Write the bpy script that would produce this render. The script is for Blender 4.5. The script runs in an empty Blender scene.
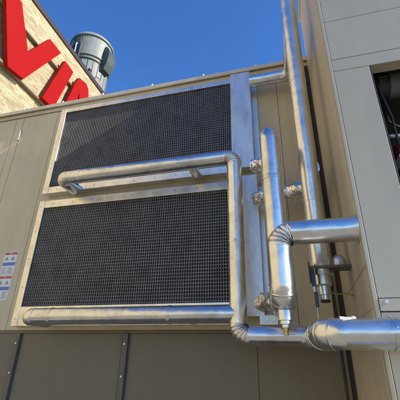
import bpy, bmesh, math, random
from mathutils import Vector, Matrix, noise
random.seed(7)
PI = math.pi
for c in (1,):
    scene = bpy.context.scene
col = scene.collection
GZ = -1.6          # ground height (the camera is the origin of heights)

# ------------------------------------------------------------------ materials
def new_mat(name):
    m = bpy.data.materials.new(name); m.use_nodes = True
    nt = m.node_tree; b = nt.nodes['Principled BSDF']
    return m, nt, b
def N(nt, typ, **kw):
    n = nt.nodes.new(typ)
    for k, v in kw.items(): setattr(n, k, v)
    return n
def ramp(nt, fac, stops):
    r = N(nt, 'ShaderNodeValToRGB')
    e = r.color_ramp.elements
    while len(e) < len(stops): e.new(0.5)
    for i, (p, c) in enumerate(stops):
        e[i].position = p; e[i].color = (c[0], c[1], c[2], 1) if hasattr(c, '__len__') else (c, c, c, 1)
    nt.links.new(fac, r.inputs[0]); return r
def coords(nt, scale=(1, 1, 1)):
    g = N(nt, 'ShaderNodeNewGeometry'); mp = N(nt, 'ShaderNodeMapping')
    mp.inputs['Scale'].default_value = scale
    nt.links.new(g.outputs['Position'], mp.inputs[0]); return mp.outputs[0]
def noise_tex(nt, vec, scale, detail=4, rough=.55):
    n = N(nt, 'ShaderNodeTexNoise'); n.inputs['Scale'].default_value = scale
    n.inputs['Detail'].default_value = detail; n.inputs['Roughness'].default_value = rough
    nt.links.new(vec, n.inputs['Vector']); return n.outputs['Fac']
def bump(nt, b, h, strength, dist=.01, prev=None):
    n = N(nt, 'ShaderNodeBump'); n.inputs['Strength'].default_value = strength
    n.inputs['Distance'].default_value = dist; nt.links.new(h, n.inputs['Height'])
    if prev: nt.links.new(prev.outputs[0], n.inputs['Normal'])
    nt.links.new(n.outputs[0], b.inputs['Normal']); return n

def metal(name, base, r0, r1, wob=.25, fine=.08, stain=.0, wobscale=5, stretch=(1, 1, 1)):
    m, nt, b = new_mat(name)
    b.inputs['Metallic'].default_value = 1
    v = coords(nt); vs = coords(nt, stretch)
    n1 = noise_tex(nt, vs, 9, 6, .65)
    lo = tuple(x * (1 - .16 - stain) for x in base)
    c = ramp(nt, n1, [(.3, lo), (.55, base), (.8, tuple(min(1, x * 1.05) for x in base))])
    # grime spots
    n4 = noise_tex(nt, v, 26, 4, .7)
    sp = ramp(nt, n4, [(.68, 0), (.80, .45)])
    mx = N(nt, 'ShaderNodeMixRGB'); mx.blend_type = 'MULTIPLY'
    mx.inputs[2].default_value = (.72, .68, .6, 1)
    nt.links.new(sp.outputs[0], mx.inputs[0]); nt.links.new(c.outputs[0], mx.inputs[1])
    nt.links.new(mx.outputs[0], b.inputs['Base Color'])
    n2 = noise_tex(nt, vs, 8, 4, .6)
    r = ramp(nt, n2, [(.3, r0), (.7, r1)])
    nt.links.new(r.outputs[0], b.inputs['Roughness'])
    p = bump(nt, b, noise_tex(nt, v, wobscale, 2), wob, .02)
    bump(nt, b, noise_tex(nt, v, 130, 2), fine, .001, p)
    return m

def paint(name, base, rough, var=.08, spec=.5, dirt=.12, streak=True):
    m, nt, b = new_mat(name)
    v = coords(nt); vs = coords(nt, (2.0, 2.0, .3) if streak else (1, 1, 1))
    n1 = noise_tex(nt, v, 1.7, 4)
    n2 = noise_tex(nt, vs, 3.5, 5, .7)
    c = ramp(nt, n1, [(.3, tuple(x * (1 - var) for x in base)), (.7, tuple(x * (1 + var * .4) for x in base))])
    s = ramp(nt, n2, [(.42, 0), (.8, dirt * 2.0)])
    mx = N(nt, 'ShaderNodeMixRGB'); mx.blend_type = 'MULTIPLY'; mx.inputs[2].default_value = (.72, .66, .56, 1)
    nt.links.new(s.outputs[0], mx.inputs[0]); nt.links.new(c.outputs[0], mx.inputs[1])
    k4 = ramp(nt, noise_tex(nt, v, 19, 6, .8), [(.66, 0), (.76, .38)])
    mk = N(nt, 'ShaderNodeMixRGB'); mk.blend_type = 'MULTIPLY'; mk.inputs[2].default_value = (.6, .54, .45, 1)
    nt.links.new(k4.outputs[0], mk.inputs[0]); nt.links.new(mx.outputs[0], mk.inputs[1])
    nt.links.new(mk.outputs[0], b.inputs['Base Color'])
    n3 = noise_tex(nt, v, 14, 5, .7)
    rr = ramp(nt, n3, [(.3, rough - .07), (.7, rough + .09)])
    nt.links.new(rr.outputs[0], b.inputs['Roughness'])
    b.inputs['Specular IOR Level'].default_value = spec
    p = bump(nt, b, noise_tex(nt, v, 1.6, 2), .22, .03)
    bump(nt, b, noise_tex(nt, v, 220, 2), .05, .001, p)
    return m

def flat(name, base, rough=.6, metallic=0.0, emis=None):
    m, nt, b = new_mat(name)
    v = coords(nt); n1 = noise_tex(nt, v, 18, 4)
    c = ramp(nt, n1, [(.3, tuple(x * .86 for x in base)), (.7, base)])
    nt.links.new(c.outputs[0], b.inputs['Base Color'])
    b.inputs['Roughness'].default_value = rough; b.inputs['Metallic'].default_value = metallic
    return m

M = {}
M['jacket'] = metal('aluminium_jacket', (.79, .785, .77), .21, .36, .24, .006, .07, 7)
M['foil'] = metal('crumpled_foil', (.86, .85, .84), .14, .30, .5, .2, .05, 16)
M['galv'] = metal('galvanised_sheet', (.78, .77, .75), .30, .46, .10, .05, .08, 3, (1, 1, .4))
M['galv'].node_tree.nodes['Principled BSDF'].inputs['Metallic'].default_value = .72
M['frame'] = metal('coil_frame_metal', (.86, .83, .77), .30, .46, .12, .06, .10, 3)
M['tan'] = paint('tan_painted_steel', (.60, .518, .345), .42, .1, .5, .2)
M['tan_trim'] = paint('tan_trim_paint', (.62, .56, .43), .42, .1, .5, .2)
M['grey'] = paint('grey_beige_panel_paint', (.49, .46, .375), .36, .08, .5, .14)
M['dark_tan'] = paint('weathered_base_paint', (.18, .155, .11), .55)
M['guard'] = metal('grey_coated_guard', (.27, .255, .245), .40, .55, .05, .05, .16, 4); M['guard'].node_tree.nodes['Principled BSDF'].inputs['Metallic'].default_value = .6
M['post'] = paint('dark_post_paint', (.13, .12, .10), .5)
M['fin'] = flat('dark_coil_fins', (.15, .145, .14), .55, .3)
M['black'] = flat('black_gap', (.012, .012, .012), .8)
M['rubber'] = flat('black_rubber', (.025, .025, .027), .5)
M['dark_steel'] = flat('dark_painted_steel', (.05, .055, .065), .4, .3)
M['motor'] = flat('grey_motor_paint', (.16, .165, .165), .45)
M['bluehandle'] = flat('dark_blue_paint', (.025, .07, .11), .35)
M['red_paint'] = flat('letter_red', (.31, .006, .005), .6); M['red_paint'].node_tree.nodes['Principled BSDF'].inputs['Specular IOR Level'].default_value = .06
M['red_dark'] = flat('dark_red_enamel', (.16, .01, .012), .4)
M['white'] = flat('white_sticker', (.74, .75, .76), .35)
M['stick_red'] = flat('sticker_red', (.55, .11, .09), .4)
M['stick_blue'] = flat('sticker_blue', (.09, .20, .48), .4)
M['ink'] = flat('sticker_ink', (.30, .31, .34), .5)
M['wire'] = flat('yellow_green_wire', (.30, .34, .03), .45)
M['sealant'] = flat('pale_sealant', (.66, .65, .60), .7)
M['gasket'] = flat('dark_brown_gasket', (.055, .040, .028), .6)
M['clamp'] = flat('grey_brown_clamp_steel', (.16, .15, .14), .4, .5)
M['copper'] = flat('copper_tube', (.55, .24, .12), .3, 1.0)
M['brass'] = flat('brass', (.55, .38, .14), .3, 1.0)
M['zinc'] = flat('zinc_bolt', (.62, .62, .62), .3, 1.0)
M['white_bolt'] = flat('pale_lug', (.68, .66, .60), .45)
M['coping'] = flat('dark_bronze_coping', (.07, .055, .045), .4, .4)
M['rail'] = flat('sign_raceway', (.26, .18, .10), .5)
M['tower'] = paint('pale_grey_green_tower', (.24, .265, .25), .5, .15, .4, .4)
M['tower_dark'] = paint('dark_green_grey_duct', (.05, .068, .062), .45, .15, .4, .2)

def brick_mat():
    m, nt, b = new_mat('buff_brick')
    g = N(nt, 'ShaderNodeNewGeometry'); sx = N(nt, 'ShaderNodeSeparateXYZ'); cx = N(nt, 'ShaderNodeCombineXYZ')
    nt.links.new(g.outputs['Position'], sx.inputs[0])
    nt.links.new(sx.outputs['Y'], cx.inputs['X']); nt.links.new(sx.outputs['Z'], cx.inputs['Y'])
    br = N(nt, 'ShaderNodeTexBrick'); nt.links.new(cx.outputs[0], br.inputs['Vector'])
    br.inputs['Scale'].default_value = 1; br.inputs['Brick Width'].default_value = .25
    br.inputs['Row Height'].default_value = .085; br.inputs['Mortar Size'].default_value = .009
    br.inputs['Color1'].default_value = (.50, .415, .235, 1); br.inputs['Color2'].default_value = (.36, .275, .14, 1)
    br.inputs['Mortar'].default_value = (.30, .26, .20, 1); br.inputs['Bias'].default_value = -.2
    br.inputs['Mortar Smooth'].default_value = .2
    n = noise_tex(nt, g.outputs['Position'], 3.2, 5, .7)
    r = ramp(nt, n, [(.3, .72), (.62, 1.0)])
    br2 = N(nt, 'ShaderNodeTexBrick'); nt.links.new(cx.outputs[0], br2.inputs['Vector'])
    for k in ('Scale', 'Brick Width', 'Row Height', 'Mortar Size'): br2.inputs[k].default_value = br.inputs[k].default_value
    br2.inputs['Color1'].default_value = (1, 1, 1, 1); br2.inputs['Color2'].default_value = (.52, .50, .46, 1); br2.inputs['Mortar'].default_value = (1, 1, 1, 1)
    br2.inputs['Bias'].default_value = -.62; br2.offset_frequency = 2; br2.squash = 1
    mx = N(nt, 'ShaderNodeMixRGB'); mx.blend_type = 'MULTIPLY'; mx.inputs[0].default_value = 1
    mx2 = N(nt, 'ShaderNodeMixRGB'); mx2.blend_type = 'MULTIPLY'; mx2.inputs[0].default_value = 1
    nt.links.new(br.outputs['Color'], mx.inputs[1]); nt.links.new(r.outputs[0], mx.inputs[2])
    nt.links.new(mx.outputs[0], mx2.inputs[1]); nt.links.new(br2.outputs['Color'], mx2.inputs[2])
    nt.links.new(mx2.outputs[0], b.inputs['Base Color']); b.inputs['Roughness'].default_value = .9
    iv = N(nt, 'ShaderNodeMath', operation='SUBTRACT'); iv.inputs[0].default_value = 1
    nt.links.new(br.outputs['Fac'], iv.inputs[1])
    p = bump(nt, b, iv.outputs[0], .6, .012)
    bump(nt, b, noise_tex(nt, g.outputs['Position'], 40, 4), .4, .006, p)
    return m
M['brick'] = brick_mat()

def ground_mat():
    m, nt, b = new_mat('roof_gravel')
    v = coords(nt)
    n = noise_tex(nt, v, .6, 6, .65); n2 = noise_tex(nt, v, 45, 3, .7)
    c = ramp(nt, n, [(.3, (.23, .215, .175)), (.7, (.36, .34, .28))])
    c2 = ramp(nt, n2, [(.3, .6), (.7, 1.0)])
    mx = N(nt, 'ShaderNodeMixRGB'); mx.blend_type = 'MULTIPLY'; mx.inputs[0].default_value = .8
    nt.links.new(c.outputs[0], mx.inputs[1]); nt.links.new(c2.outputs[0], mx.inputs[2])
    nt.links.new(mx.outputs[0], b.inputs['Base Color']); b.inputs['Roughness'].default_value = .95
    bump(nt, b, n2, .6, .02); return m
M['ground'] = ground_mat()

# ------------------------------------------------------------------ mesh helpers
def link(name, bm, mat, parent=None, smooth=False, sharp=None):
    me = bpy.data.meshes.new(name); bmesh.ops.recalc_face_normals(bm, faces=bm.faces)
    bm.to_mesh(me); bm.free()
    if smooth:
        me.polygons.foreach_set('use_smooth', [True] * len(me.polygons))
        if sharp: me.set_sharp_from_angle(angle=math.radians(sharp))
    me.materials.append(mat)
    o = bpy.data.objects.new(name, me); col.objects.link(o)
    if parent:
        o.parent = parent; o.matrix_parent_inverse = Matrix.Identity(4)
        o.location = -parent_world(parent)
    return o
def parent_world(p):
    v = Vector(p.location)
    while p.parent:
        p = p.parent; v += Vector(p.location)
    return v
def box(bm, x0, x1, y0, y1, z0, z1, bev=0.0):
    vs = [bm.verts.new((x, y, z)) for x in (x0, x1) for y in (y0, y1) for z in (z0, z1)]
    fs = []
    for q in ((0, 1, 3, 2), (4, 6, 7, 5), (0, 4, 5, 1), (2, 3, 7, 6), (0, 2, 6, 4), (1, 5, 7, 3)):
        fs.append(bm.faces.new([vs[i] for i in q]))
    if bev:
        es = list({e for f in fs for e in f.edges})
        bmesh.ops.bevel(bm, geom=es, offset=bev, segments=2, affect='EDGES', profile=.6)
    return bm
def B(*a, **k):
    bm = bmesh.new(); box(bm, *a, **k); return bm
def frame_of(t):
    t = t.normalized()
    ref = Vector((0, 0, 1)) if abs(t.z) < .9 else Vector((0, 1, 0))
    u = t.cross(ref).normalized(); v = u.cross(t).normalized()
    return u, v
def lathe(bm, p0, p1, prof, seg=40, cap=(True, True)):
    """prof: list of (distance along, radius)"""
    p0 = Vector(p0); p1 = Vector(p1); t = (p1 - p0).normalized(); u, v = frame_of(t)
    rings = []
    for s, r in prof:
        c = p0 + t * s
        rings.append([bm.verts.new(c + (u * math.cos(2 * PI * i / seg) + v * math.sin(2 * PI * i / seg)) * r) for i in range(seg)])
    for a, b in zip(rings, rings[1:]):
        for i in range(seg):
            bm.faces.new((a[i], a[(i + 1) % seg], b[(i + 1) % seg], b[i]))
    if cap[0]: bm.faces.new(rings[0][::-1])
    if cap[1]: bm.faces.new(rings[-1])
    return bm
def cyl(bm, p0, p1, r, seg=24, bev=0.0):
    L = (Vector(p1) - Vector(p0)).length
    pr = [(0, r - bev), (bev, r), (L - bev, r), (L, r - bev)] if bev else [(0, r), (L, r)]
    return lathe(bm, p0, p1, pr, seg)

def scatter(name, bm, mat, parent, spots):
    """one small fastener per spot, each an object of its own"""
    first = link(name, bm, mat, parent); b0 = first.location.copy()
    for i, p in enumerate(spots):
        o = first if i == 0 else first.copy()
        if i: col.objects.link(o); o.parent = parent
        o.location = b0 + Vector(p)
def small(y, r, d, seg=8, bev=.001): 
    bm = bmesh.new(); cyl(bm, (0, -d, 0), (0, 0, 0), r, seg, bev); return bm
def thing(name, label, cat, loc=(0, 0, 0), group=None):
    o = bpy.data.objects.new(name, None); col.objects.link(o); o.location = loc
    o.empty_display_size = .1
    o['label'] = label; o['category'] = cat
    if group: o['group'] = group
    return o
def tag(o, label, cat, group=None):
    o['label'] = label; o['category'] = cat
    if group: o['group'] = group
    return o

# ------------------------------------------------------------------ pipes
RIV = [None]
def straight(p0, p1, r, parent, mat='jacket', name='pipe_section', lap=.92, start=.35, seam_dir=None, capped=(False, False)):
    """jacketed straight length: sheet laps every `lap` metres, a faint dent here and there, a lengthwise seam"""
    p0 = Vector(p0); p1 = Vector(p1); L = (p1 - p0).length
    t = (p1 - p0).normalized(); u, v = frame_of(t)
    st = []; s = 0.0
    laps = []
    q = start
    while q < L - .12: laps.append(q); q += lap
    n = max(2, int(L / .025))
    for i in range(n + 1): st.append((L * i / n, 0))
    for q in laps: st += [(q - .0005, 0), (q, 1), (q + .022, 1), (q + .0225, 2)]
    st.sort()
    bm = bmesh.new(); seg = 56; rings = []
    ph = random.random() * 50
    step = {q: k for k, q in enumerate(laps)}
    for s, kind in st:
        c = p0 + t * s
        k = sum(1 for q in laps if s > q + .001 and s < q + .0222)
        rr = r + (.0026 if (kind == 1 or k) else 0) + (.0006 if sum(1 for q in laps if s > q) % 2 else 0)
        ring = []
        for i in range(seg):
            a = 2 * PI * i / seg
            d = u * math.cos(a) + v * math.sin(a)
            w = noise.noise(Vector((s * 3.1 + ph, math.cos(a) * 1.1, math.sin(a) * 1.1))) * .0012
            w += noise.noise(Vector((s * 11 + ph, math.cos(a) * 2.5, math.sin(a) * 2.5))) * .0006
            ring.append(bm.verts.new(c + d * (rr + w)))
        rings.append(ring)
    for a, b in zip(rings, rings[1:]):
        for i in range(seg): bm.faces.new((a[i], a[(i + 1) % seg], b[(i + 1) % seg], b[i]))
    if capped[0]: bm.faces.new(rings[0][::-1])
    if capped[1]: bm.faces.new(rings[-1])
    # lengthwise overlap strip
    if seam_dir is not None and L > .3:
        sd = Vector(seam_dir); sd = (sd - t * sd.dot(t)).normalized(); su = t.cross(sd)
        m = 60; pr = []
        for i in range(m + 1):
            c = p0 + t * (L * (.004 + .992 * i / m))
            for an, rr in ((-.16, r - .002), (-.135, r + .0016), (.10, r + .0010), (.20, r - .002)):
                pr.append(bm.verts.new(c + (sd * math.cos(an) + su * math.sin(an)) * (rr + .0006)))
        for i in range(m):
            for j in range(3):
                a = i * 4 + j; bm.faces.new((pr[a], pr[a + 1], pr[a + 5], pr[a + 4]))
    sec = link(name, bm, M[mat], parent, True, 38)
    for q in laps:
        for k in range(7):
            a = 2 * PI * (k + .3) / 7; d = u * math.cos(a) + v * math.sin(a); c = p0 + t * (q + .011) + d * (r + .0024)
            if RIV[0] is None:
                b_ = bmesh.new(); lathe(b_, (0, 0, -.001), (0, 0, .0022), [(0, .0036), (.0016, .0034), (.0028, .0018), (.0032, .0006)], 10)
                o = link('rivet', b_, M['zinc'], None, True, 60); RIV[0] = o
            else:
                o = RIV[0].copy(); col.objects.link(o)
            o.parent = sec; o.location = c - parent_world(sec); o.rotation_euler = d.to_track_quat('Z', 'Y').to_euler()
    return sec

def bend(c0, d0, d1, R, r, parent, pleats=7, amp=.11, name='elbow', mat='jacket', gores=None):
    """elbow from direction d0 into d1; c0 = corner point of the two axes; pleats gather on its inner side"""
    d0 = Vector(d0).normalized(); d1 = Vector(d1).normalized()
    ang = d0.angle(d1); T = R * math.tan(ang / 2)
    s = Vector(c0) - d0 * T
    inner = (d1 - d0 * d1.dot(d0)).normalized()
    cen = s + inner * R
    ax = d0.cross(inner).normalized()
    gores = 3 if amp < .07 else None
    if gores: amp = 0
    nth = 84; seg = 72; rings = []; bm = bmesh.new(); ph = random.random() * 40
    offs = [random.uniform(-.22, .22) for _ in range(pleats + 3)]
    amps = [random.uniform(.6, 1.25) for _ in range(pleats + 3)]
    for k in range(nth + 1):
        f = k / nth; th = ang * f
        rot = Matrix.Rotation(th, 3, ax)
        radial = rot @ (-inner); tan = rot @ d0
        c = cen + radial * R
        ring = []
        for i in range(seg):
            a = 2 * PI * i / seg
            w_in = ((1 - math.cos(a)) / 2)
            fade = min(1, f / .12, (1 - f) / .12)
            # pleats: sharp creases with soft humps, fanning from the inner corner
            x = f * pleats + .35 * math.sin(a * 1.0 + ph) * w_in
            idx = int(math.floor(x)) + 1; fr = x - math.floor(x)
            cr = abs(math.sin(PI * (fr + offs[idx] * .0)))  # 0 at a crease
            crease = (1 - cr) ** 2.2 * amps[idx]
            dis = -amp * r * crease * (w_in ** .65) * fade * 1.5
            dis += amp * r * .25 * (w_in ** 1.5) * fade * math.sin(2 * PI * fr)
            if gores:
                g = f * gores; gf = abs(g - round(g))
                dis += .0020 * max(0, 1 - (gf / .055) ** 2) if 0 < round(g) < gores else 0
                dis -= .0016 * (1 - 2 * gf) * 0 ; dis += -r * .030 * (1 - math.cos(a)) * .5 * math.cos(PI * (2 * gf)) * .0
            dis += noise.noise(Vector((f * 6 + ph, math.cos(a) * 2, math.sin(a) * 2))) * (.0008 if gores else .0020) * fade
            d = radial * math.cos(a) + ax * math.sin(a)
            ring.append(bm.verts.new(c + d * (r * 1.012 + dis)))
        rings.append(ring)
    for a, b in zip(rings, rings[1:]):
        for i in range(seg): bm.faces.new((a[i], a[(i + 1) % seg], b[(i + 1) % seg], b[i]))
    bm.faces.new(rings[0][::-1]); bm.faces.new(rings[-1])
    o = link(name, bm, M[mat], parent, True, 50)
    return o, s, Vector(c0) + d1 * T

def run(pts, r, parent, R=None, mat='jacket', pleats=7, amp=.11, seam=(0, 0, -1), capped=(False, False), starts=None, plist=None):
    pts = [Vector(p) for p in pts]; R = R or r * 1.25; cur = pts[0]
    for k in range(1, len(pts) - 1):
        d0 = pts[k] - pts[k - 1]; d1 = pts[k + 1] - pts[k]
        pl, am = plist[k - 1] if plist else (pleats, amp)
        o, a, b = bend(pts[k], d0, d1, R, r, parent, pl, am)
        if (a - cur).length > .004: straight(cur, a + d0.normalized() * .004, r, parent, mat, seam_dir=seam, capped=(capped[0] and k == 1, False), start=(starts or {}).get(k - 1, .35))
        cur = b
    straight(cur - (pts[-1] - pts[-2]).normalized() * .004, pts[-1], r, parent, mat, seam_dir=seam, capped=(False, capped[1]), start=(starts or {}).get(len(pts) - 2, .35))

def foil(p0, p1, r, parent, name='foil_wrap', amp=.007, bulge=0.0, freq=17):
    p0 = Vector(p0); p1 = Vector(p1); t = (p1 - p0).normalized(); u, v = frame_of(t); L = (p1 - p0).length
    rnd = random.Random(int(abs(p0.x * 977 + p0.z * 331) * 10)); seg = 30; n = max(4, int(L / .010))
    bm = bmesh.new(); rings = []
    for k in range(n + 1):
        ring = []
        for i in range(seg):
            end = k in (0, n)
            a = 2 * PI * (i + (0 if end else rnd.uniform(-.4, .4))) / seg; d = u * math.cos(a) + v * math.sin(a)
            s = L * (k + (0 if end else rnd.uniform(-.35, .35))) / n
            P = p0 + t * s + d * r
            w = noise.noise(P * freq) * amp * .9 + rnd.uniform(-.5, .35) * amp * .36
            ring.append(bm.verts.new(p0 + t * s + d * (r + w)))
        rings.append(ring)
    for q, (a, b) in enumerate(zip(rings, rings[1:])):
        for i in range(seg):
            j = (i + 1) % seg
            if (i + q) % 2: bm.faces.new((a[i], a[j], b[j])); bm.faces.new((a[i], b[j], b[i]))
            else: bm.faces.new((a[i], a[j], b[i])); bm.faces.new((a[j], b[j], b[i]))
    bm.faces.new(rings[0][::-1]); bm.faces.new(rings[-1])
    bmesh.ops.subdivide_edges(bm, edges=bm.edges[:], cuts=1, smooth=.35, use_grid_fill=True)
    return link(name, bm, M['foil'], parent, True, 16)

def band(p, d, r, w, parent, mat='jacket', name='band', h=.0028):
    p = Vector(p); d = Vector(d).normalized(); bm = bmesh.new()
    lathe(bm, p - d * w / 2, p + d * w / 2, [(0, r), (.0008, r + h), (w - .0008, r + h), (w, r)], 56)
    return link(name, bm, M[mat], parent, True, 40)

# ------------------------------------------------------------------ the setting
def structure(name, bm, mat):
    o = link(name, bm, mat); o['kind'] = 'structure'; return o
bm = bmesh.new(); vs = [bm.verts.new(p) for p in ((-600, -600, GZ), (600, -600, GZ), (600, 600, GZ), (-600, 600, GZ))]; bm.faces.new(vs)
structure('ground', bm, M['ground'])

# ------------------------------------------------------------------ main air handling unit
W = thing('air_handling_unit', 'long tan metal cabinet wall behind the coils and silver pipes', 'hvac unit', (-2.4, 1.1, GZ))
link('casing', B(-6.0, .62, .012, 2.3, GZ + .15, 2.58), M['dark_tan'], W)
def panel(x0, x1, z0=.222, z1=2.575, y=0.0, name='wall_panel'):
    bm = B(x0, x1, y, .011, z0, z1, bev=.0022)
    return link(name, bm, M['tan'], W)
edges = [(-5.95, -4.45), (-4.446, -3.006), (-3.001, -2.905), (-2.899, -2.44), (-2.436, -.003), (.000, .2335)]
for a, b in edges: panel(a, b)
# corner channel beside the right-hand cabinet
link('corner_channel', B(.254, .270, -.030, -.0065, GZ + .2, 2.575, bev=.002), M['dark_tan'], W)
link('gasket', B(.236, .3025, -.006, .0105, GZ + .2, 2.575), M['gasket'], W)
# roof flange: drip cap, a face strip and its shadow gap
rf = link('roof_flange', B(-6.05, .62, -.030, 2.35, 2.640, 2.668, bev=.004), M['tan_trim'], W)
link('flange_lip', B(-6.05, .62, -.042, -.0305, 2.628, 2.672, bev=.003), M['tan_trim'], rf)
link('roof_edge_strip', B(-6.02, .62, -.012, .3, 2.584, 2.632, bev=.003), M['tan'], W)
# lifting lugs along the rim
lug = None
for i, x in enumerate((-4.0, -3.45, -2.93, -2.40, -1.88, -1.29, -.72, -.18)):
    if lug is None:
        bm = bmesh.new()
        cyl(bm, (0, 0, 0), (0, 0, .012), .020, 12, .002); cyl(bm, (0, 0, .0122), (0, 0, .040), .012, 6, .002)
        cyl(bm, (0, 0, .0402), (0, 0, .048), .006, 10, .001)
        lug = link('roof_bolt', bm, M['white_bolt'], W); base = lug.location.copy()
        lug.location = base + Vector((x, -.016, 2.6685))
    else:
        c = lug.copy(); col.objects.link(c); c.parent = W; c.location = base + Vector((x, -.016 + random.uniform(-.003, .003), 2.6685)); c.rotation_euler = (0, 0, i)
# base rail with posts, recessed
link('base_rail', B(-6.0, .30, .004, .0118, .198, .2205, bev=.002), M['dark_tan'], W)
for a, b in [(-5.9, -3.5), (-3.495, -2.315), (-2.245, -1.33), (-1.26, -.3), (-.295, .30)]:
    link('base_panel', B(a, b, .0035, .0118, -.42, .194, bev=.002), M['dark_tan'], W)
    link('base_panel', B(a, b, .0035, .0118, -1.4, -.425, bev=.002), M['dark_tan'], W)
for x in (-2.28, -1.295):
    bm = bmesh.new(); box(bm, x - .022, x + .022, -.020, .0118, -1.4, .196, bev=.003)
    o = link('base_post', bm, M['post'], W)
    scatter('bolt', small(0, .009, .005, 6), M['zinc'], o, [(x, -.0203, .12), (x, -.0203, -.1)])
link('skid', B(-6.0, .6, .05, 2.2, GZ, GZ + .149), M['dark_steel'], W)
# latch on the left seam
bm = bmesh.new(); box(bm, -2.914, -2.890, -.012, -.0005, 2.26, 2.40, bev=.003); cyl(bm, (-2.902, -.022, 2.30), (-2.902, -.0125, 2.30), .008, 10, .001)
link('latch', bm, M['zinc'], W)

# ------------------------------------------------------------------ stickers
def sticker(z0, z1, x0, x1, lab):
    t = thing('warning_label', lab, 'sticker', ((x0 + x1) / 2, 0, z0), 'warning stickers on the tan wall')
    link('sheet', B(x0, x1, -.0016, -.0003, z0, z1), M['white'], t)
    h = z1 - z0; w = x1 - x0
    y0, y1 = -.0026, -.0018
    link('red_header', B(x0 + .006, x0 + w * .46, y0, y1, z1 - .030, z1 - .008), M['stick_red'], t)
    link('red_header', B(x0 + w * .52, x1 - .006, y0, y1, z1 - .030, z1 - .008), M['stick_red'], t)
    link('blue_stripe', B(x0 + .006, x1 - .006, y0, y1, z1 - .135, z1 - .105), M['stick_blue'], t)
    for k, cx in enumerate((x0 + w * .25, x0 + w * .70)):
        bm = bmesh.new()
        a = [bm.verts.new((cx + .024 * math.cos(PI / 2 + q * 2 * PI / 3), y1, z1 - .070 + .024 * math.sin(PI / 2 + q * 2 * PI / 3))) for q in range(3)]
        b = [bm.verts.new((v.co.x, y0, v.co.z)) for v in a]
        bm.faces.new(a); bm.faces.new(b[::-1])
        for q in range(3): bm.faces.new((a[q], a[(q + 1) % 3], b[(q + 1) % 3], b[q]))
        link('pictogram', bm, M['ink'], t)
    bm = bmesh.new(); z = z1 - .150
    while z > z0 + .012:
        for c0, c1 in ((.05, .47), (.53, .95)):
            e = x0 + w * (c0 + (c1 - c0) * random.uniform(.6, 1))
            box(bm, x0 + w * c0, e, y0, y1, z - .0035, z)
        z -= .0095
    link('fine_print', bm, M['ink'], t)
sticker(.702, .925, -2.655, -2.505, 'upper white warning sticker with red and blue header bands on tan wall')
sticker(.474, .698, -2.655, -2.505, 'lower white warning sticker just beneath the other one on tan wall')

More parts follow.
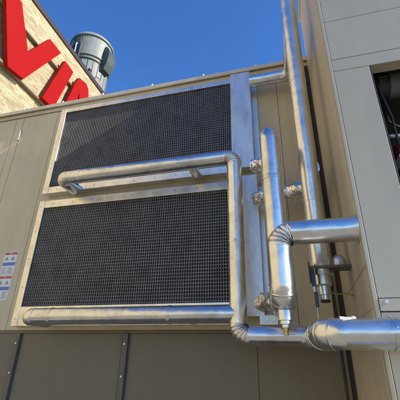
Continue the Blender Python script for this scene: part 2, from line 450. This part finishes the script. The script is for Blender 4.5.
# ------------------------------------------------------------------ condenser coils
def coil(name_label, x0, x1, z0, z1, fz0, fz1, cov, seed):
    """x0..z1: the open grille; fz0/fz1 outer heights of its frame; cov = (x0,x1,z0,z1) sheet cover at the right end"""
    t = thing('condenser_coil', name_label, 'coil', ((x0 + x1) / 2, 0, fz0), 'condenser coils on the cabinet wall')
    rnd = random.Random(seed)
    YF = -.080
    fr = B(x0 - .062, x0, YF, -.0005, fz0, fz1, bev=.003)
    f = link('frame', fr, M['frame'], t)
    link('frame_rail', B(x0 + .0003, x1 + .001, YF + .0015, -.0005, z1, fz1 - .001, bev=.003), M['frame'], f)
    link('frame_rail', B(x0 + .0003, x1 + .001, YF + .0015, -.0005, fz0 + .001, z0, bev=.003), M['frame'], f)
    scatter('screw', small(0, .0055, .0035), M['zinc'], f,
            [(x0 - .035, YF - .0003, fz0 + .06 + (fz1 - fz0 - .12) * k / 4) for k in range(5)] +
            [(x0 + .1 + (x1 - x0 - .2) * k / 8, YF + .0012, z) for k in range(9) for z in (z0 - (z0 - fz0) / 2, z1 + (fz1 - z1) / 2)])
    # fin block behind, corrugated
    bm = bmesh.new(); n = int((x1 - x0) / .0065)
    pr = []
    for i in range(n + 1):
        x = x0 + (x1 - x0) * i / n; y = -.030 if i % 2 else -.022
        pr.append((bm.verts.new((x, y, z0)), bm.verts.new((x, y, z1))))
    for a, b in zip(pr, pr[1:]): bm.faces.new((a[0], b[0], b[1], a[1]))
    link('fins', bm, M['fin'], t)
    # guard: flat vertical strips in front, rounder cross wires behind them
    bm = bmesh.new(); x = x0 + .010
    while x < x1 - .004:
        w = .0076 + rnd.uniform(-.0004, .0004); dx = rnd.uniform(-.0006, .0006)
        m = 10; prev = None
        ph = rnd.random() * 30
        for j in range(m + 1):
            z = z0 + (z1 - z0) * j / m; ox = noise.noise(Vector((x * 2, z * 1.7, ph * .02))) * .0022 + noise.noise(Vector((x * 40, z * 6, 3))) * .0007 + dx
            oy = noise.noise(Vector((x * 1.3, z * 1.1, 5))) * .0025
            q = [bm.verts.new((x + ox + a * w / 2, -.060 + oy + b, z)) for a, b in ((-1, .004), (-.55, -.003), (.55, -.003), (1, .004))]
            if prev:
                for k in range(3): bm.faces.new((prev[k], prev[k + 1], q[k + 1], q[k]))
            prev = q
        x += .0195
    z = z0 + .014
    while z < z1 - .004:
        h = .0090; m = 24; prev = None
        for j in range(m + 1):
            xx = x0 + (x1 - x0) * j / m
            oy = noise.noise(Vector((xx * 1.3, z * 1.1, 5))) * .0025
            oz = noise.noise(Vector((xx * .8, z * 3, 9))) * .0012
            q = [bm.verts.new((xx, -.055 + oy + b, z + oz + a * h / 2)) for a, b in ((-1, .006), (-.6, -.001), (.6, -.001), (1, .006))]
            if prev:
                for k in range(3): bm.faces.new((prev[k], q[k], q[k + 1], prev[k + 1]))
            prev = q
        z += .027
    link('guard_grille', bm, M['guard'], t)
    # header cover at the right end
    cx0, cx1, cz0, cz1 = cov
    bm = bmesh.new(); box(bm, cx0, cx1, -.105, -.0845, cz0, cz1, bev=.003)
    c = link('end_cover', bm, M['galv'], t)
    link('cover_side', B(cx0 + .012, cx1 - .02, -.084, -.0008, cz0 + .01, min(cz1, 2.51) - .01), M['galv'], c)
    scatter('screw', small(0, .0045, .0033, 8, .0008), M['zinc'], c,
            [(x, -.1052, cz0 + .03 + (cz1 - cz0 - .06) * k / 5) for k in range(6) for x in (cx0 + .014, cx1 - .014)])
    # thin flange of the coil end, right of the cover
    link('end_flange', B(cx1 - .005, cx1 + .050, -.030, -.0012, fz0 + .02, fz1 - .06, bev=.002), M['galv'], t)
    return t
coil('upper dark coil grille in silver frame, crossed by a diagonal shadow edge', -2.262, -.43, 1.543, 2.470, 1.472, 2.520, (-.425, -.238, 1.492, 2.550), 1)
coil('lower dark coil grille in silver frame with the lowest pipe along its foot', -2.262, -.43, .402, 1.317, .246, 1.392, (-.425, -.222, .298, 1.412), 2)

# ------------------------------------------------------------------ header pipe with its two branches
R0 = .0575
HX, HY = -.372, -.32
P = thing('pipe_header', 'silver jacketed upright pipe with two long branches across the coils', 'pipe', (HX, HY, .155))
# middle branch: from the wall, out, along, down into the upright, elbow and off to the right at the foot
run([(-1.935, -.082, 1.468), (-1.935, HY, 1.468), (HX, HY, 1.468), (HX, HY, .160), (.087, HY, .155), (.087, -1.10, .112), (.087, -1.10, .112)][:5] + [(.087, -.62, .138)],
    R0, P, seam=(0, -.8, -.62), plist=[(4, .03), (6, .19), (6, .20), (5, .05)], starts={0: 3, 1: .12, 2: .62, 3: .30, 4: 3})
straight((-.735, -.082, 1.468), (-.735, HY + .02, 1.468), .041, P, name='stub_pipe', start=3)
# low branch, joins the upright
run([(-1.972, -.082, .292), (-1.972, HY, .290), (HX, HY, .290)], .0579, P, seam=(0, -.8, -.62), plist=[(4, .03)], starts={0: 3, 1: .14})
straight((-.735, -.082, .290), (-.735, HY + .02, .290), .041, P, name='stub_pipe', start=3)
band((-1.86, HY, 1.468), (1, 0, 0), R0, .012, P); band((-1.90, HY, .290), (1, 0, 0), .0579, .012, P)
band((.01, HY, .156), (1, 0, 0), R0, .018, P)

# big low pipe coming forward and turning right past the cabinet
D = thing('low_pipe', 'wide silver pipe crossing in front of the grey cabinet at the bottom right', 'pipe', (.087, -1.1, .11))
foil((.087, -.615, .138), (.087, -.70, .132), R0 + .002, D, amp=.006)
run([(.087, -.70, .132), (.087, -1.10, .112), (1.7, -1.10, .118)], R0, D, plist=[(5, .045)], seam=(0, -.75, -.7), starts={0: 3, 1: .17})
band((.087, -.96, .118), (0, 1, 0), R0, .016, D)
foil((.150, -1.105, .142), (.208, -1.105, .140), .033, D, name='sealant', amp=.006, freq=30).data.materials[0] = M['sealant']

# ------------------------------------------------------------------ riser with the rounded top
V = thing('riser_pipe', 'short upright silver pipe with rounded top beside the end covers', 'pipe', (-.075, -.81, .3))
BX, BY = -.074, -.800
run([(-.205, -.100, 1.435), (-.205, -.38, 1.435), (BX, -.62, 1.400)][:0] + [(BX, -.42, 1.305), (BX, BY, 1.305), (BX, BY, .335), (BX, -.40, .335)],
    R0, V, plist=[(4, .03), (4, .03)], seam=(1, .4, 0), starts={0: 3, 1: .25})
bend_pts = [(BX, -.42, 1.305), (BX - .02, -.23, 1.40), (-.215, -.23, 1.43)]
foil((BX, -.425, 1.302), (-.10, -.265, 1.405), .054, V, amp=.010)
foil((-.095, -.262, 1.408), (-.235, -.20, 1.435), .056, V, amp=.013)
foil((BX, -.42, .335), (-.16, -.28, .375), .052, V, amp=.012)
foil((-.145, -.285, .372), (-.235, -.12, .385), .055, V, amp=.016)

# ------------------------------------------------------------------ front elbow pipe into the side of the cabinet
E_ = thing('elbow_pipe', 'silver pipe elbow entering the tan cabinet side and dropping to a drain', 'pipe', (-.06, -.93, .25))
EX, EY = -.060, -.930
run([(.304, EY, .590), (EX, EY, .590), (EX, EY, .275), (EX - .01, -.80, .262)], .0590, E_, R=.072, plist=[(6, .20), (3, .03)], seam=(-.1, -1, 0), starts={0: 3, 1: .12, 2: 3})
bm = bmesh.new(); lathe(bm, (.2825, EY, .590), (.3045, EY, .590), [(0, .0592), (.0006, .0625), (.014, .0625), (.0145, .070), (.0205, .070), (.022, .0592)], 56)
link('wall_collar', bm, M['jacket'], E_, True, 30)
bm = bmesh.new(); lathe(bm, (EX, EY + .01, .225), (EX, EY + .01, .150), [(0, .032), (.004, .033), (.044, .033), (.046, .026), (.060, .026), (.062, .018), (.075, .018)], 40)
o = link('drain_stub', bm, M['jacket'], E_, True, 35)
bm = bmesh.new(); lathe(bm, (EX, EY + .01, .149), (EX, EY + .01, .118), [(0, .013), (.012, .013), (.013, .009), (.031, .009)], 12)
link('drain_plug', bm, M['brass'], o, True, 35)

# ------------------------------------------------------------------ tall riser against the cabinet
T_ = thing('tall_riser_pipe', 'tallest silver pipe rising past the roof edge beside the cabinet', 'pipe', (.148, -.55, .4))
CX = .150
cy = lambda z: -.57 - .07 * (z - 1.2)
run([(-.236, -.135, 2.384), (CX - .02, -.135, 2.384), (CX, cy(2.38) + .02, 2.384)], .0560, T_, R=.072, plist=[(6, .06)], starts={0: 3, 1: 3})
foil((.045, -.135, 2.384), (.112, -.135, 2.384), .0570, T_, amp=.009)
straight((CX, cy(3.9), 3.9), (CX, cy(.47), .47), .0565, T_, start=2.05, seam_dir=(1, .2, 0))
# branch back to the coil header, wrapped in foil near the riser
straight((CX - .05, -.24, 1.155), (-.19, -.24, 1.150), .052, T_, start=3)
foil((CX + .01, -.30, 1.155), (.018, -.24, 1.155), .0565, T_, amp=.009)
foil((CX + .012, cy(1.155), 1.156), (CX + .008, -.27, 1.155), .0550, T_, amp=.009)
foil((-.115, -.24, 1.150), (-.235, -.17, 1.150), .0565, T_, amp=.012)
# lower end: reducer, valve body, outlet
yb = cy(.47)
bm = bmesh.new(); lathe(bm, (CX + .002, yb, .482), (CX + .002, yb, .330), [(0, .0575), (.0006, .0595), (.012, .0595), (.016, .046), (.070, .046), (.074, .042), (.078, .030), (.125, .030), (.128, .024), (.152, .024)], 44)
link('outlet_nozzle', bm, M['jacket'], T_, True, 32)
bm = bmesh.new(); cyl(bm, (CX + .002, yb, .331), (CX + .002, yb, .318), .027, 8, .002)
link('outlet_ring', bm, M['dark_steel'], T_)
o_ = link('pipe_clamp', B(.085, .303, yb - .078, yb - .060, .494, .507, bev=.002), M['clamp'], T_)
link('clamp_shelf', B(.2095, .3035, yb - .0595, yb + .030, .4955, .5055, bev=.0015), M['clamp'], o_)
link('clamp_leg', B(.078, .0845, yb - .085, yb - .045, .415, .530, bev=.002), M['dark_steel'], o_)

# second small capped pipe between tall riser and cabinet
S = thing('capped_pipe_stub', 'small capped silver pipe tucked between tall pipe and tan cabinet side', 'pipe', (.250, yb - .012, .5065))
bm = bmesh.new(); lathe(bm, (.250, yb - .012, .5065), (.250, yb - .012, .580), [(0, .038), (.035, .038), (.054, .033), (.068, .020), (.073, .004)], 36)
link('pipe_body', bm, M['jacket'], S, True, 35)

# dark blue valve handle hanging on its stem
K = thing('valve_handle', 'dark blue valve lever hanging left of the outlet nozzle', 'valve', (.10, yb - .06, .25))
bm = bmesh.new(); box(bm, .086, .108, yb - .070, yb - .056, .395, .492, bev=.004); link('lever', bm, M['bluehandle'], K)
bm = bmesh.new(); box(bm, .094, .112, yb - .072, yb - .058, .283, .362, bev=.004); link('lever', bm, M['bluehandle'], K)
bm = bmesh.new(); cyl(bm, (.102, yb - .064, .14), (.097, yb - .064, .50), .0045, 12); cyl(bm, (.099, yb - .064, .362), (.098, yb - .064, .396), .010, 12, .002)
link('stem', bm, M['zinc'], K, True, 35)

# yellow-green wire
def tube_path(pts, r, seg=10):
    bm = bmesh.new(); rings = []
    pts = [Vector(p) for p in pts]
    for i, p in enumerate(pts):
        t = (pts[min(i + 1, len(pts) - 1)] - pts[max(i - 1, 0)]).normalized(); u, v = frame_of(t)
        rings.append([bm.verts.new(p + (u * math.cos(2 * PI * k / seg) + v * math.sin(2 * PI * k / seg)) * r) for k in range(seg)])
    for a, b in zip(rings, rings[1:]):
        for k in range(seg): bm.faces.new((a[k], a[(k + 1) % seg], b[(k + 1) % seg], b[k]))
    bm.faces.new(rings[0][::-1]); bm.faces.new(rings[-1]); return bm
tag(link('ground_wire', tube_path([(.182 + .120 * f, yb + .02 + .03 * math.sin(f * 3), .380 - .006 * math.sin(f * 7) - .02 * f) for f in [i / 14 for i in range(15)]], .0042), M['wire'], None, True), 'yellow green wire from the outlet nozzle to the tan cabinet side', 'wire')

# small bracket at the foot of the lower end cover
Q = thing('pipe_bracket', 'small galvanised angle bracket under the lower end cover', 'bracket', (-.19, -.13, .22))
link('plate', B(-.255, -.135, -.150, -.144, .238, .300, bev=.0015), M['galv'], Q)
link('foot', B(-.255, -.135, -.1435, -.001, .238, .244, bev=.0015), M['galv'], Q)
scatter('bolt', small(0, .010, .0055, 6), M['zinc'], Q, [(-.20, -.1503, .27), (-.16, -.1503, .27)])

# ------------------------------------------------------------------ right-hand cabinet
BXL, FY, BT = .305, -1.00, 3.20
C = thing('equipment_cabinet', 'tall grey cabinet with tan left side and an open top bay', 'hvac unit', (1.4, -.2, GZ))
def cb(name, bm, mat, parent=None): return link(name, bm, mat, parent or C)
# side: three sheets with thin joints, plus a front edge trim
cb('side_panel', B(BXL, BXL + .02, FY + .03, -.38, .405, BT, bev=.002), M['tan_trim'])
cb('side_panel', B(BXL, BXL + .02, -.376, -.008, .405, BT, bev=.002), M['tan_trim'])
cb('side_panel', B(BXL, BXL + .02, FY + .03, -.008, .225, .401, bev=.002), M['tan_trim'])
cb('base_rail', B(BXL - .004, BXL + .02, FY + .03, -.008, GZ + .1, .221, bev=.002), M['tan_trim'])
cb('edge_trim', B(BXL - .001, BXL + .0165, FY, FY + .0298, GZ + .1, BT, bev=.003), M['grey'])
# front: panels beside and below the open bay
OX, OZ0, OZ1 = .512, .40, 1.522
cb('front_panel', B(BXL + .0185, OX - .004, FY + .001, FY + .02, .258, 1.512, bev=.0025), M['grey'])
cb('front_strip', B(BXL + .0185, 2.6, FY + .0015, FY + .02, 1.6045, 1.92, bev=.0025), M['grey'])
cb('front_strip', B(BXL + .0185, 2.6, FY + .0015, FY + .02, 1.923, BT, bev=.0025), M['grey'])
cb('lintel', B(BXL + .0185, 2.6, FY + .002, FY + .02, 1.5165, 1.6015, bev=.0025), M['grey'])
cb('lintel_return', B(OX + .001, 2.58, FY + .021, FY + .075, 1.518, 1.524), M['tan'])
cb('door_edge', B(OX - .0036, OX + .004, FY + .003, FY + .05, OZ0, 1.512, bev=.001), M['rubber'])
cb('front_panel', B(OX - .001, 2.6, FY + .001, FY + .02, .258, OZ0 - .004, bev=.0025), M['grey'])
r1 = cb('bottom_rail', B(BXL + .0185, 2.6, FY - .004, FY + .02, .205, .2545, bev=.0025), M['grey'])
cb('lower_panel', B(BXL + .0185, 2.6, FY + .001, FY + .02, GZ + .1, .2015, bev=.0025), M['grey'])
sc = None
for (x, z, y) in ((.349, .240, FY - .004), (.352, .180, FY + .001), (1.1, .240, FY - .004), (1.1, .180, FY + .001)):
    if sc is None:
        bm = bmesh.new(); cyl(bm, (0, -.002, 0), (0, 0, 0), .0085, 16, .0005); cyl(bm, (0, -.006, 0), (0, -.0021, 0), .0055, 6, .0008)
        sc = cb('screw', bm, M['zinc']); sb = sc.location.copy()
        sc.location = sb + Vector((x, y - .0004, z))
    else:
        k = sc.copy(); col.objects.link(k); k.parent = C; k.location = sb + Vector((x, y - .0004, z)); k.rotation_euler = (0, random.random(), 0)
# shell: top, back, right, inner lining
cb('top_cap', B(BXL - .02, 2.62, FY - .02, .0, BT + .001, BT + .03, bev=.004), M['tan_trim'])
cb('right_side', B(2.58, 2.6, FY + .021, -.008, GZ + .1, BT - .001), M['tan_trim'])
cb('back_lining', B(BXL + .021, 2.579, -.045, -.03, GZ + .1, BT - .002), M['fin'])
cb('inner_lining', B(BXL + .022, BXL + .03, FY + .022, -.05, .3, BT - .003), M['fin'])
cb('bay_floor', B(BXL + .031, 2.57, FY + .022, -.05, .300, .330), M['dark_steel'])
cb('bay_ceiling', B(BXL + .031, 2.57, FY + .31, -.05, 1.95, 1.96), M['fin'])
cb('shell_foot', B(BXL + .03, 2.55, FY + .06, -.05, GZ, GZ + .099), M['dark_steel'])

# things inside the open bay
m_ = thing('fan_motor', 'grey cylindrical motor with dark end bell inside the open cabinet bay', 'motor', (.9, -.7, 1.4))
MY, MZ = -.74, 1.565
bm = bmesh.new(); lathe(bm, (.655, MY, MZ), (1.45, MY, MZ), [(0, .070), (.006, .078), (.79, .078), (.795, .070)], 44)
link('housing', bm, M['motor'], m_, True, 35)
bm = bmesh.new(); lathe(bm, (.565, MY, MZ), (.654, MY, MZ), [(0, .018), (.004, .055), (.02, .082), (.030, .096), (.060, .096), (.064, .084), (.089, .082)], 44)
e_ = link('end_bell', bm, M['rubber'], m_, True, 35)
bm = bmesh.new(); box(bm, .590, .640, MY - .103, MY - .092, MZ - .008, MZ + .004, bev=.001); box(bm, .594, .634, MY - .100, MY - .0905, MZ - .028, MZ - .019, bev=.001)
link('name_plate', bm, M['zinc'], e_)
bm = bmesh.new(); box(bm, .75, .80, MY - .02, MY + .02, MZ + .0785, 1.949); box(bm, 1.25, 1.30, MY - .02, MY + .02, MZ + .0785, 1.949)
link('hanger', bm, M['dark_steel'], m_)
k_ = thing('compressor', 'dark compressor with red casing and grey pipe low in the open bay', 'compressor', (.95, -.62, .33))
bm = bmesh.new(); lathe(bm, (.96, -.60, .331), (.96, -.60, 1.02), [(0, .19), (.02, .205), (.52, .205), (.60, .185), (.66, .12), (.689, .03)], 48)
link('shell', bm, M['motor'], k_, True, 35)
bm = bmesh.new(); lathe(bm, (.60, -.76, 1.075), (.86, -.70, 1.085), [(0, .030), (.004, .040), (.05, .040), (.055, .050), (.085, .050), (.09, .036), (.266, .036)], 36)
link('red_casing', bm, M['red_dark'], k_, True, 35)
link('discharge_pipe', tube_path([(.57, -.78, 1.175), (.66, -.76, 1.182), (.80, -.72, 1.19), (.90, -.66, 1.17), (.95, -.62, 1.10), (.96, -.60, 1.0)], .017, 16), M['zinc'], k_, True)
link('support_arm', B(.85, 1.0, -.66, -.55, .99, 1.06, bev=.004), M['dark_steel'], k_)
j_ = thing('control_box', 'pale blue white box with dark grooves inside the open bay', 'control box', (.66, -.8, .9))
link('body', B(.592, .78, -.84, -.74, .965, 1.020, bev=.004), M['white'], j_)
link('body', B(.592, .78, -.838, -.742, .905, .961, bev=.004), M['dark_steel'], j_)
link('terminal_strip', B(.600, .78, -.848, -.8385, .925, .940, bev=.001), M['zinc'], j_)
link('pedestal', B(.62, .76, -.82, -.76, .331, .904), M['dark_steel'], j_)

tag(link('cable', tube_path([(.56, -.86, 1.55), (.575, -.87, 1.40), (.60, -.86, 1.25), (.605, -.84, 1.12), (.625, -.80, 1.021)], .007), M['rubber'], None, True), 'black cable hanging just inside the left edge of the open bay', 'cable')
tag(link('copper_tube', tube_path([(.62, -.70, 1.50), (.63, -.71, 1.32), (.68, -.72, 1.27), (.85, -.70, 1.27), (1.1, -.68, 1.30)], .009), M['copper'], None, True), 'thin bent copper tube behind the cable in the open bay', 'tube')
tag(link('hose', tube_path([(.70, -.84, 1.021), (.71, -.88, 1.10), (.76, -.88, 1.18), (.84, -.84, 1.20), (.92, -.78, 1.14)], .011), M['bluehandle'], None, True), 'dark blue hose looping above the pale control box', 'hose')

# ------------------------------------------------------------------ brick building with red letters
BB = thing('brick_building', 'buff brick building rising behind the left end of the cabinet', 'building', (-14, -2, GZ))
XW = -8.0
link('wall', B(-19, XW, -26, 20, GZ, 11.40), M['brick'], BB)
link('coping', B(-19.1, XW + .06, -26.1, 20.1, 11.402, 11.62, bev=.02), M['coping'], BB)
def letter(poly, holes, name, lab, x=XW + .16, d=.14):
    bm = bmesh.new()
    import mathutils
    loops = [poly] + holes
    for lp in loops:
        pass
    tris = mathutils.geometry.tessellate_polygon([[Vector((a, b, 0)) for a, b in lp] for lp in loops])
    allp = [p for lp in loops for p in lp]
    f = [bm.verts.new((x + d, a - 2.6, b)) for a, b in allp]; g = [bm.verts.new((x, a - 2.6, b)) for a, b in allp]
    for t in tris:
        try: bm.faces.new([f[i] for i in t]); bm.faces.new([g[i] for i in t][::-1])
        except ValueError: pass
    o = 0
    for lp in loops:
        n = len(lp)
        for i in range(n):
            a, b = o + i, o + (i + 1) % n
            bm.faces.new((f[a], f[b], g[b], g[a]))
        o += n
    t = thing(name, lab, 'sign letter', (x, poly[0][0] - 2.6, poly[0][1]), 'red letters on the brick wall')
    link('letter_face', bm, M['red_paint'], t)
    return t
tv = letter([(5.80, 7.92), (6.44, 8.02), (7.62, 10.45), (6.98, 10.45), (6.30, 9.05), (5.55, 10.45), (4.85, 10.45)], [], 'wall_letter', 'red letter V, leftmost on the brick wall')
ti = letter([(7.34, 8.05), (7.92, 8.05), (8.46, 10.32), (7.92, 10.36)], [], 'wall_letter', 'red letter I, middle one of the three on brick')
ta = letter([(8.30, 8.05), (8.86, 8.05), (8.98, 8.62), (9.50, 8.62), (9.62, 8.05), (10.2, 8.05), (9.68, 9.95), (9.52, 10.42), (9.32, 10.53), (8.86, 10.40), (8.70, 9.95)],
            [[(9.02, 8.95), (9.26, 8.95), (9.03, 9.80)]], 'wall_letter', 'red letter A, rightmost on the brick wall beside the roof edge')
for z in (8.06, 9.93):
    o = link('sign_rail', B(XW + .02, XW + .15, .8, 7.5, z - .035, z + .035, bev=.006), M['rail']); tag(o, 'thin brown mounting rail %s the red letters on brick' % ('under the feet of' if z < 9 else 'near the tops of'), 'rail', 'mounting rails behind the red letters')

# ------------------------------------------------------------------ pale tower on the brick roof
TX, TY = -10.95, 10.59
TW = thing('cooling_tower', 'pale round tower with dark side duct on the brick building roof', 'tower', (TX, TY, 11.6))
bm = bmesh.new(); lathe(bm, (TX, TY, 11.63), (TX, TY, 18.3), [(0, 1.12), (3.2, 1.14), (4.4, 1.16), (4.42, 1.25), (4.52, 1.25), (4.54, 1.18), (5.9, 1.24), (5.92, 1.33), (6.02, 1.33), (6.2, 1.24), (6.55, .9), (6.66, .4)], 72)
link('drum', bm, M['tower'], TW, True, 30)
bm = bmesh.new(); lathe(bm, (TX, TY, 15.75), (TX, TY, 15.83), [(0, 1.17), (.002, 1.215), (.078, 1.215), (.08, 1.17)], 72); link('dark_ring', bm, M['tower_dark'], TW, True, 30)
def around(a, r, z): return (TX + r * math.cos(a), TY + r * math.sin(a), z)
# curved duct hood on the right-hand side, oval hatch, ladder
bm = bmesh.new(); pts = []
a0 = -.10
bm.free(); bm = bmesh.new(); rings = []
path = [(1.05, 15.35, .20), (1.30, 15.45, .24), (1.44, 15.80, .27), (1.50, 16.30, .27), (1.42, 16.80, .25), (1.28, 17.05, .22), (1.02, 17.12, .18)]
for i, (r_, z_, h_) in enumerate(path):
    c = Vector(around(a0, r_, z_)); pr_, pz_ = path[max(i - 1, 0)][:2]; nr_, nz_ = path[min(i + 1, len(path) - 1)][:2]
    t_ = Vector((nr_ - pr_, nz_ - pz_)).normalized(); nn = Vector((math.cos(a0) * t_.y, math.sin(a0) * t_.y, -t_.x)); ss = Vector((-math.sin(a0), math.cos(a0), 0))
    rings.append([bm.verts.new(c + nn * h_ * .6 * q[0] + ss * h_ * 1.25 * q[1]) for q in ((-1, -1), (1, -1), (1, 1), (-1, 1))])
for a, b in zip(rings, rings[1:]):
    for k in range(4): bm.faces.new((a[k], a[(k + 1) % 4], b[(k + 1) % 4], b[k]))
bm.faces.new(rings[0][::-1]); bm.faces.new(rings[-1])
link('side_duct', bm, M['tower_dark'], TW)
for k in range(14):
    a = -2.6 + k * .27
    bm = bmesh.new(); cyl(bm, around(a, 1.165, 11.7), around(a, 1.165, 15.7), .018, 8); link('seam_rib', bm, M['tower_dark'] if k % 3 == 0 else M['tower'], TW, True, 35)
for k in range(6):
    a = -1.95 + k * .11
    bm = bmesh.new(); cyl(bm, around(a, 1.27, 16.1), around(a, 1.27, 17.5), .022, 8); link('seam_rib', bm, M['tower_dark'], TW, True, 35)
a1 = -.36
bm = bmesh.new(); lathe(bm, around(a1, 1.10, 14.15), around(a1, 1.22, 14.15), [(0, .30), (.09, .30), (.12, .27)], 28)
for v in bm.verts: v.co.z = 14.15 + (v.co.z - 14.15) * 2.0
link('hatch', bm, M['coping'], TW, True, 30)
for k in range(3):
    a = -1.9 + k * .23
    bm = bmesh.new(); cyl(bm, around(a, 1.30, 13), around(a, 1.30, 16.9), .045, 12); link('ladder_rail', bm, M['tower_dark'] if k != 1 else M['white'], TW, True, 35)
bm = bmesh.new()
z = 13.1
while z < 16.9:
    cyl(bm, around(-1.9, 1.30, z), around(-1.44, 1.30, z), .022, 8); z += .3
link('ladder_rungs', bm, M['tower_dark'], TW)
bm = bmesh.new(); lathe(bm, (-8.02, 7.15, 11.64), (-8.02, 7.15, 11.86), [(0, .05), (.12, .05), (.13, .08), (.2, .08), (.22, .03)], 16)
tag(link('roof_vent', bm, M['coping'], None, True, 35), 'tiny dark vent knob standing on the brick parapet', 'vent')
# low parapet around the plant yard behind the camera (seen in the metal's reflections)
tag(link('yard_wall', B(-7.6, 14, -16.4, -16, GZ, -.3), M['brick']), 'low buff brick parapet closing the plant yard', 'wall')

# ------------------------------------------------------------------ light
s = Vector((.87, -.055, .47)).normalized()
elev = math.asin(s.z); az = math.atan2(s.x, s.y)
w = bpy.data.worlds.new('World'); scene.world = w; w.use_nodes = True
nt = w.node_tree; bg = nt.nodes['Background']
sky = nt.nodes.new('ShaderNodeTexSky'); sky.sky_type = 'NISHITA'; sky.sun_disc = False
sky.sun_elevation = elev; sky.sun_rotation = az; sky.air_density = 1.0; sky.dust_density = .3; sky.ozone_density = 2.5; sky.altitude = 300
hs = nt.nodes.new('ShaderNodeHueSaturation'); hs.inputs['Saturation'].default_value = 1.27; hs.inputs['Hue'].default_value = .511
nt.links.new(sky.outputs[0], hs.inputs['Color']); nt.links.new(hs.outputs[0], bg.inputs[0]); bg.inputs[1].default_value = .145
L = bpy.data.lights.new('sun', 'SUN'); L.energy = 3.8; L.angle = math.radians(.53); L.color = (1, .92, .79)
so = bpy.data.objects.new('sun', L); col.objects.link(so); so.rotation_euler = s.to_track_quat('Z', 'Y').to_euler(); so.location = (8, -2, 8)

# ------------------------------------------------------------------ camera
cam = bpy.data.cameras.new('camera'); cam.sensor_width = 36; cam.lens = 344.78 / 400 * 36; cam.clip_end = 3000; cam.clip_start = .02
co = bpy.data.objects.new('camera', cam); col.objects.link(co)
r0 = Vector((.9650, .2615, .0198)); r1 = Vector((.0946, -.4175, .9037)); r2 = Vector((.2446, -.8702, -.4277))
co.matrix_world = Matrix(((r0.x, r1.x, r2.x, 0), (r0.y, r1.y, r2.y, -2.6), (r0.z, r1.z, r2.z, 0), (0, 0, 0, 1)))
co.matrix_world = Matrix.Translation((0, -2.6, 0)) @ co.matrix_world.to_quaternion().to_matrix().to_4x4()
scene.camera = co
scene.view_settings.view_transform = 'Standard'; scene.view_settings.look = 'None'
scene.view_settings.exposure = .92; scene.view_settings.gamma = 1; scene.view_settings.use_curve_mapping = False
scene.cycles.max_bounces = 10
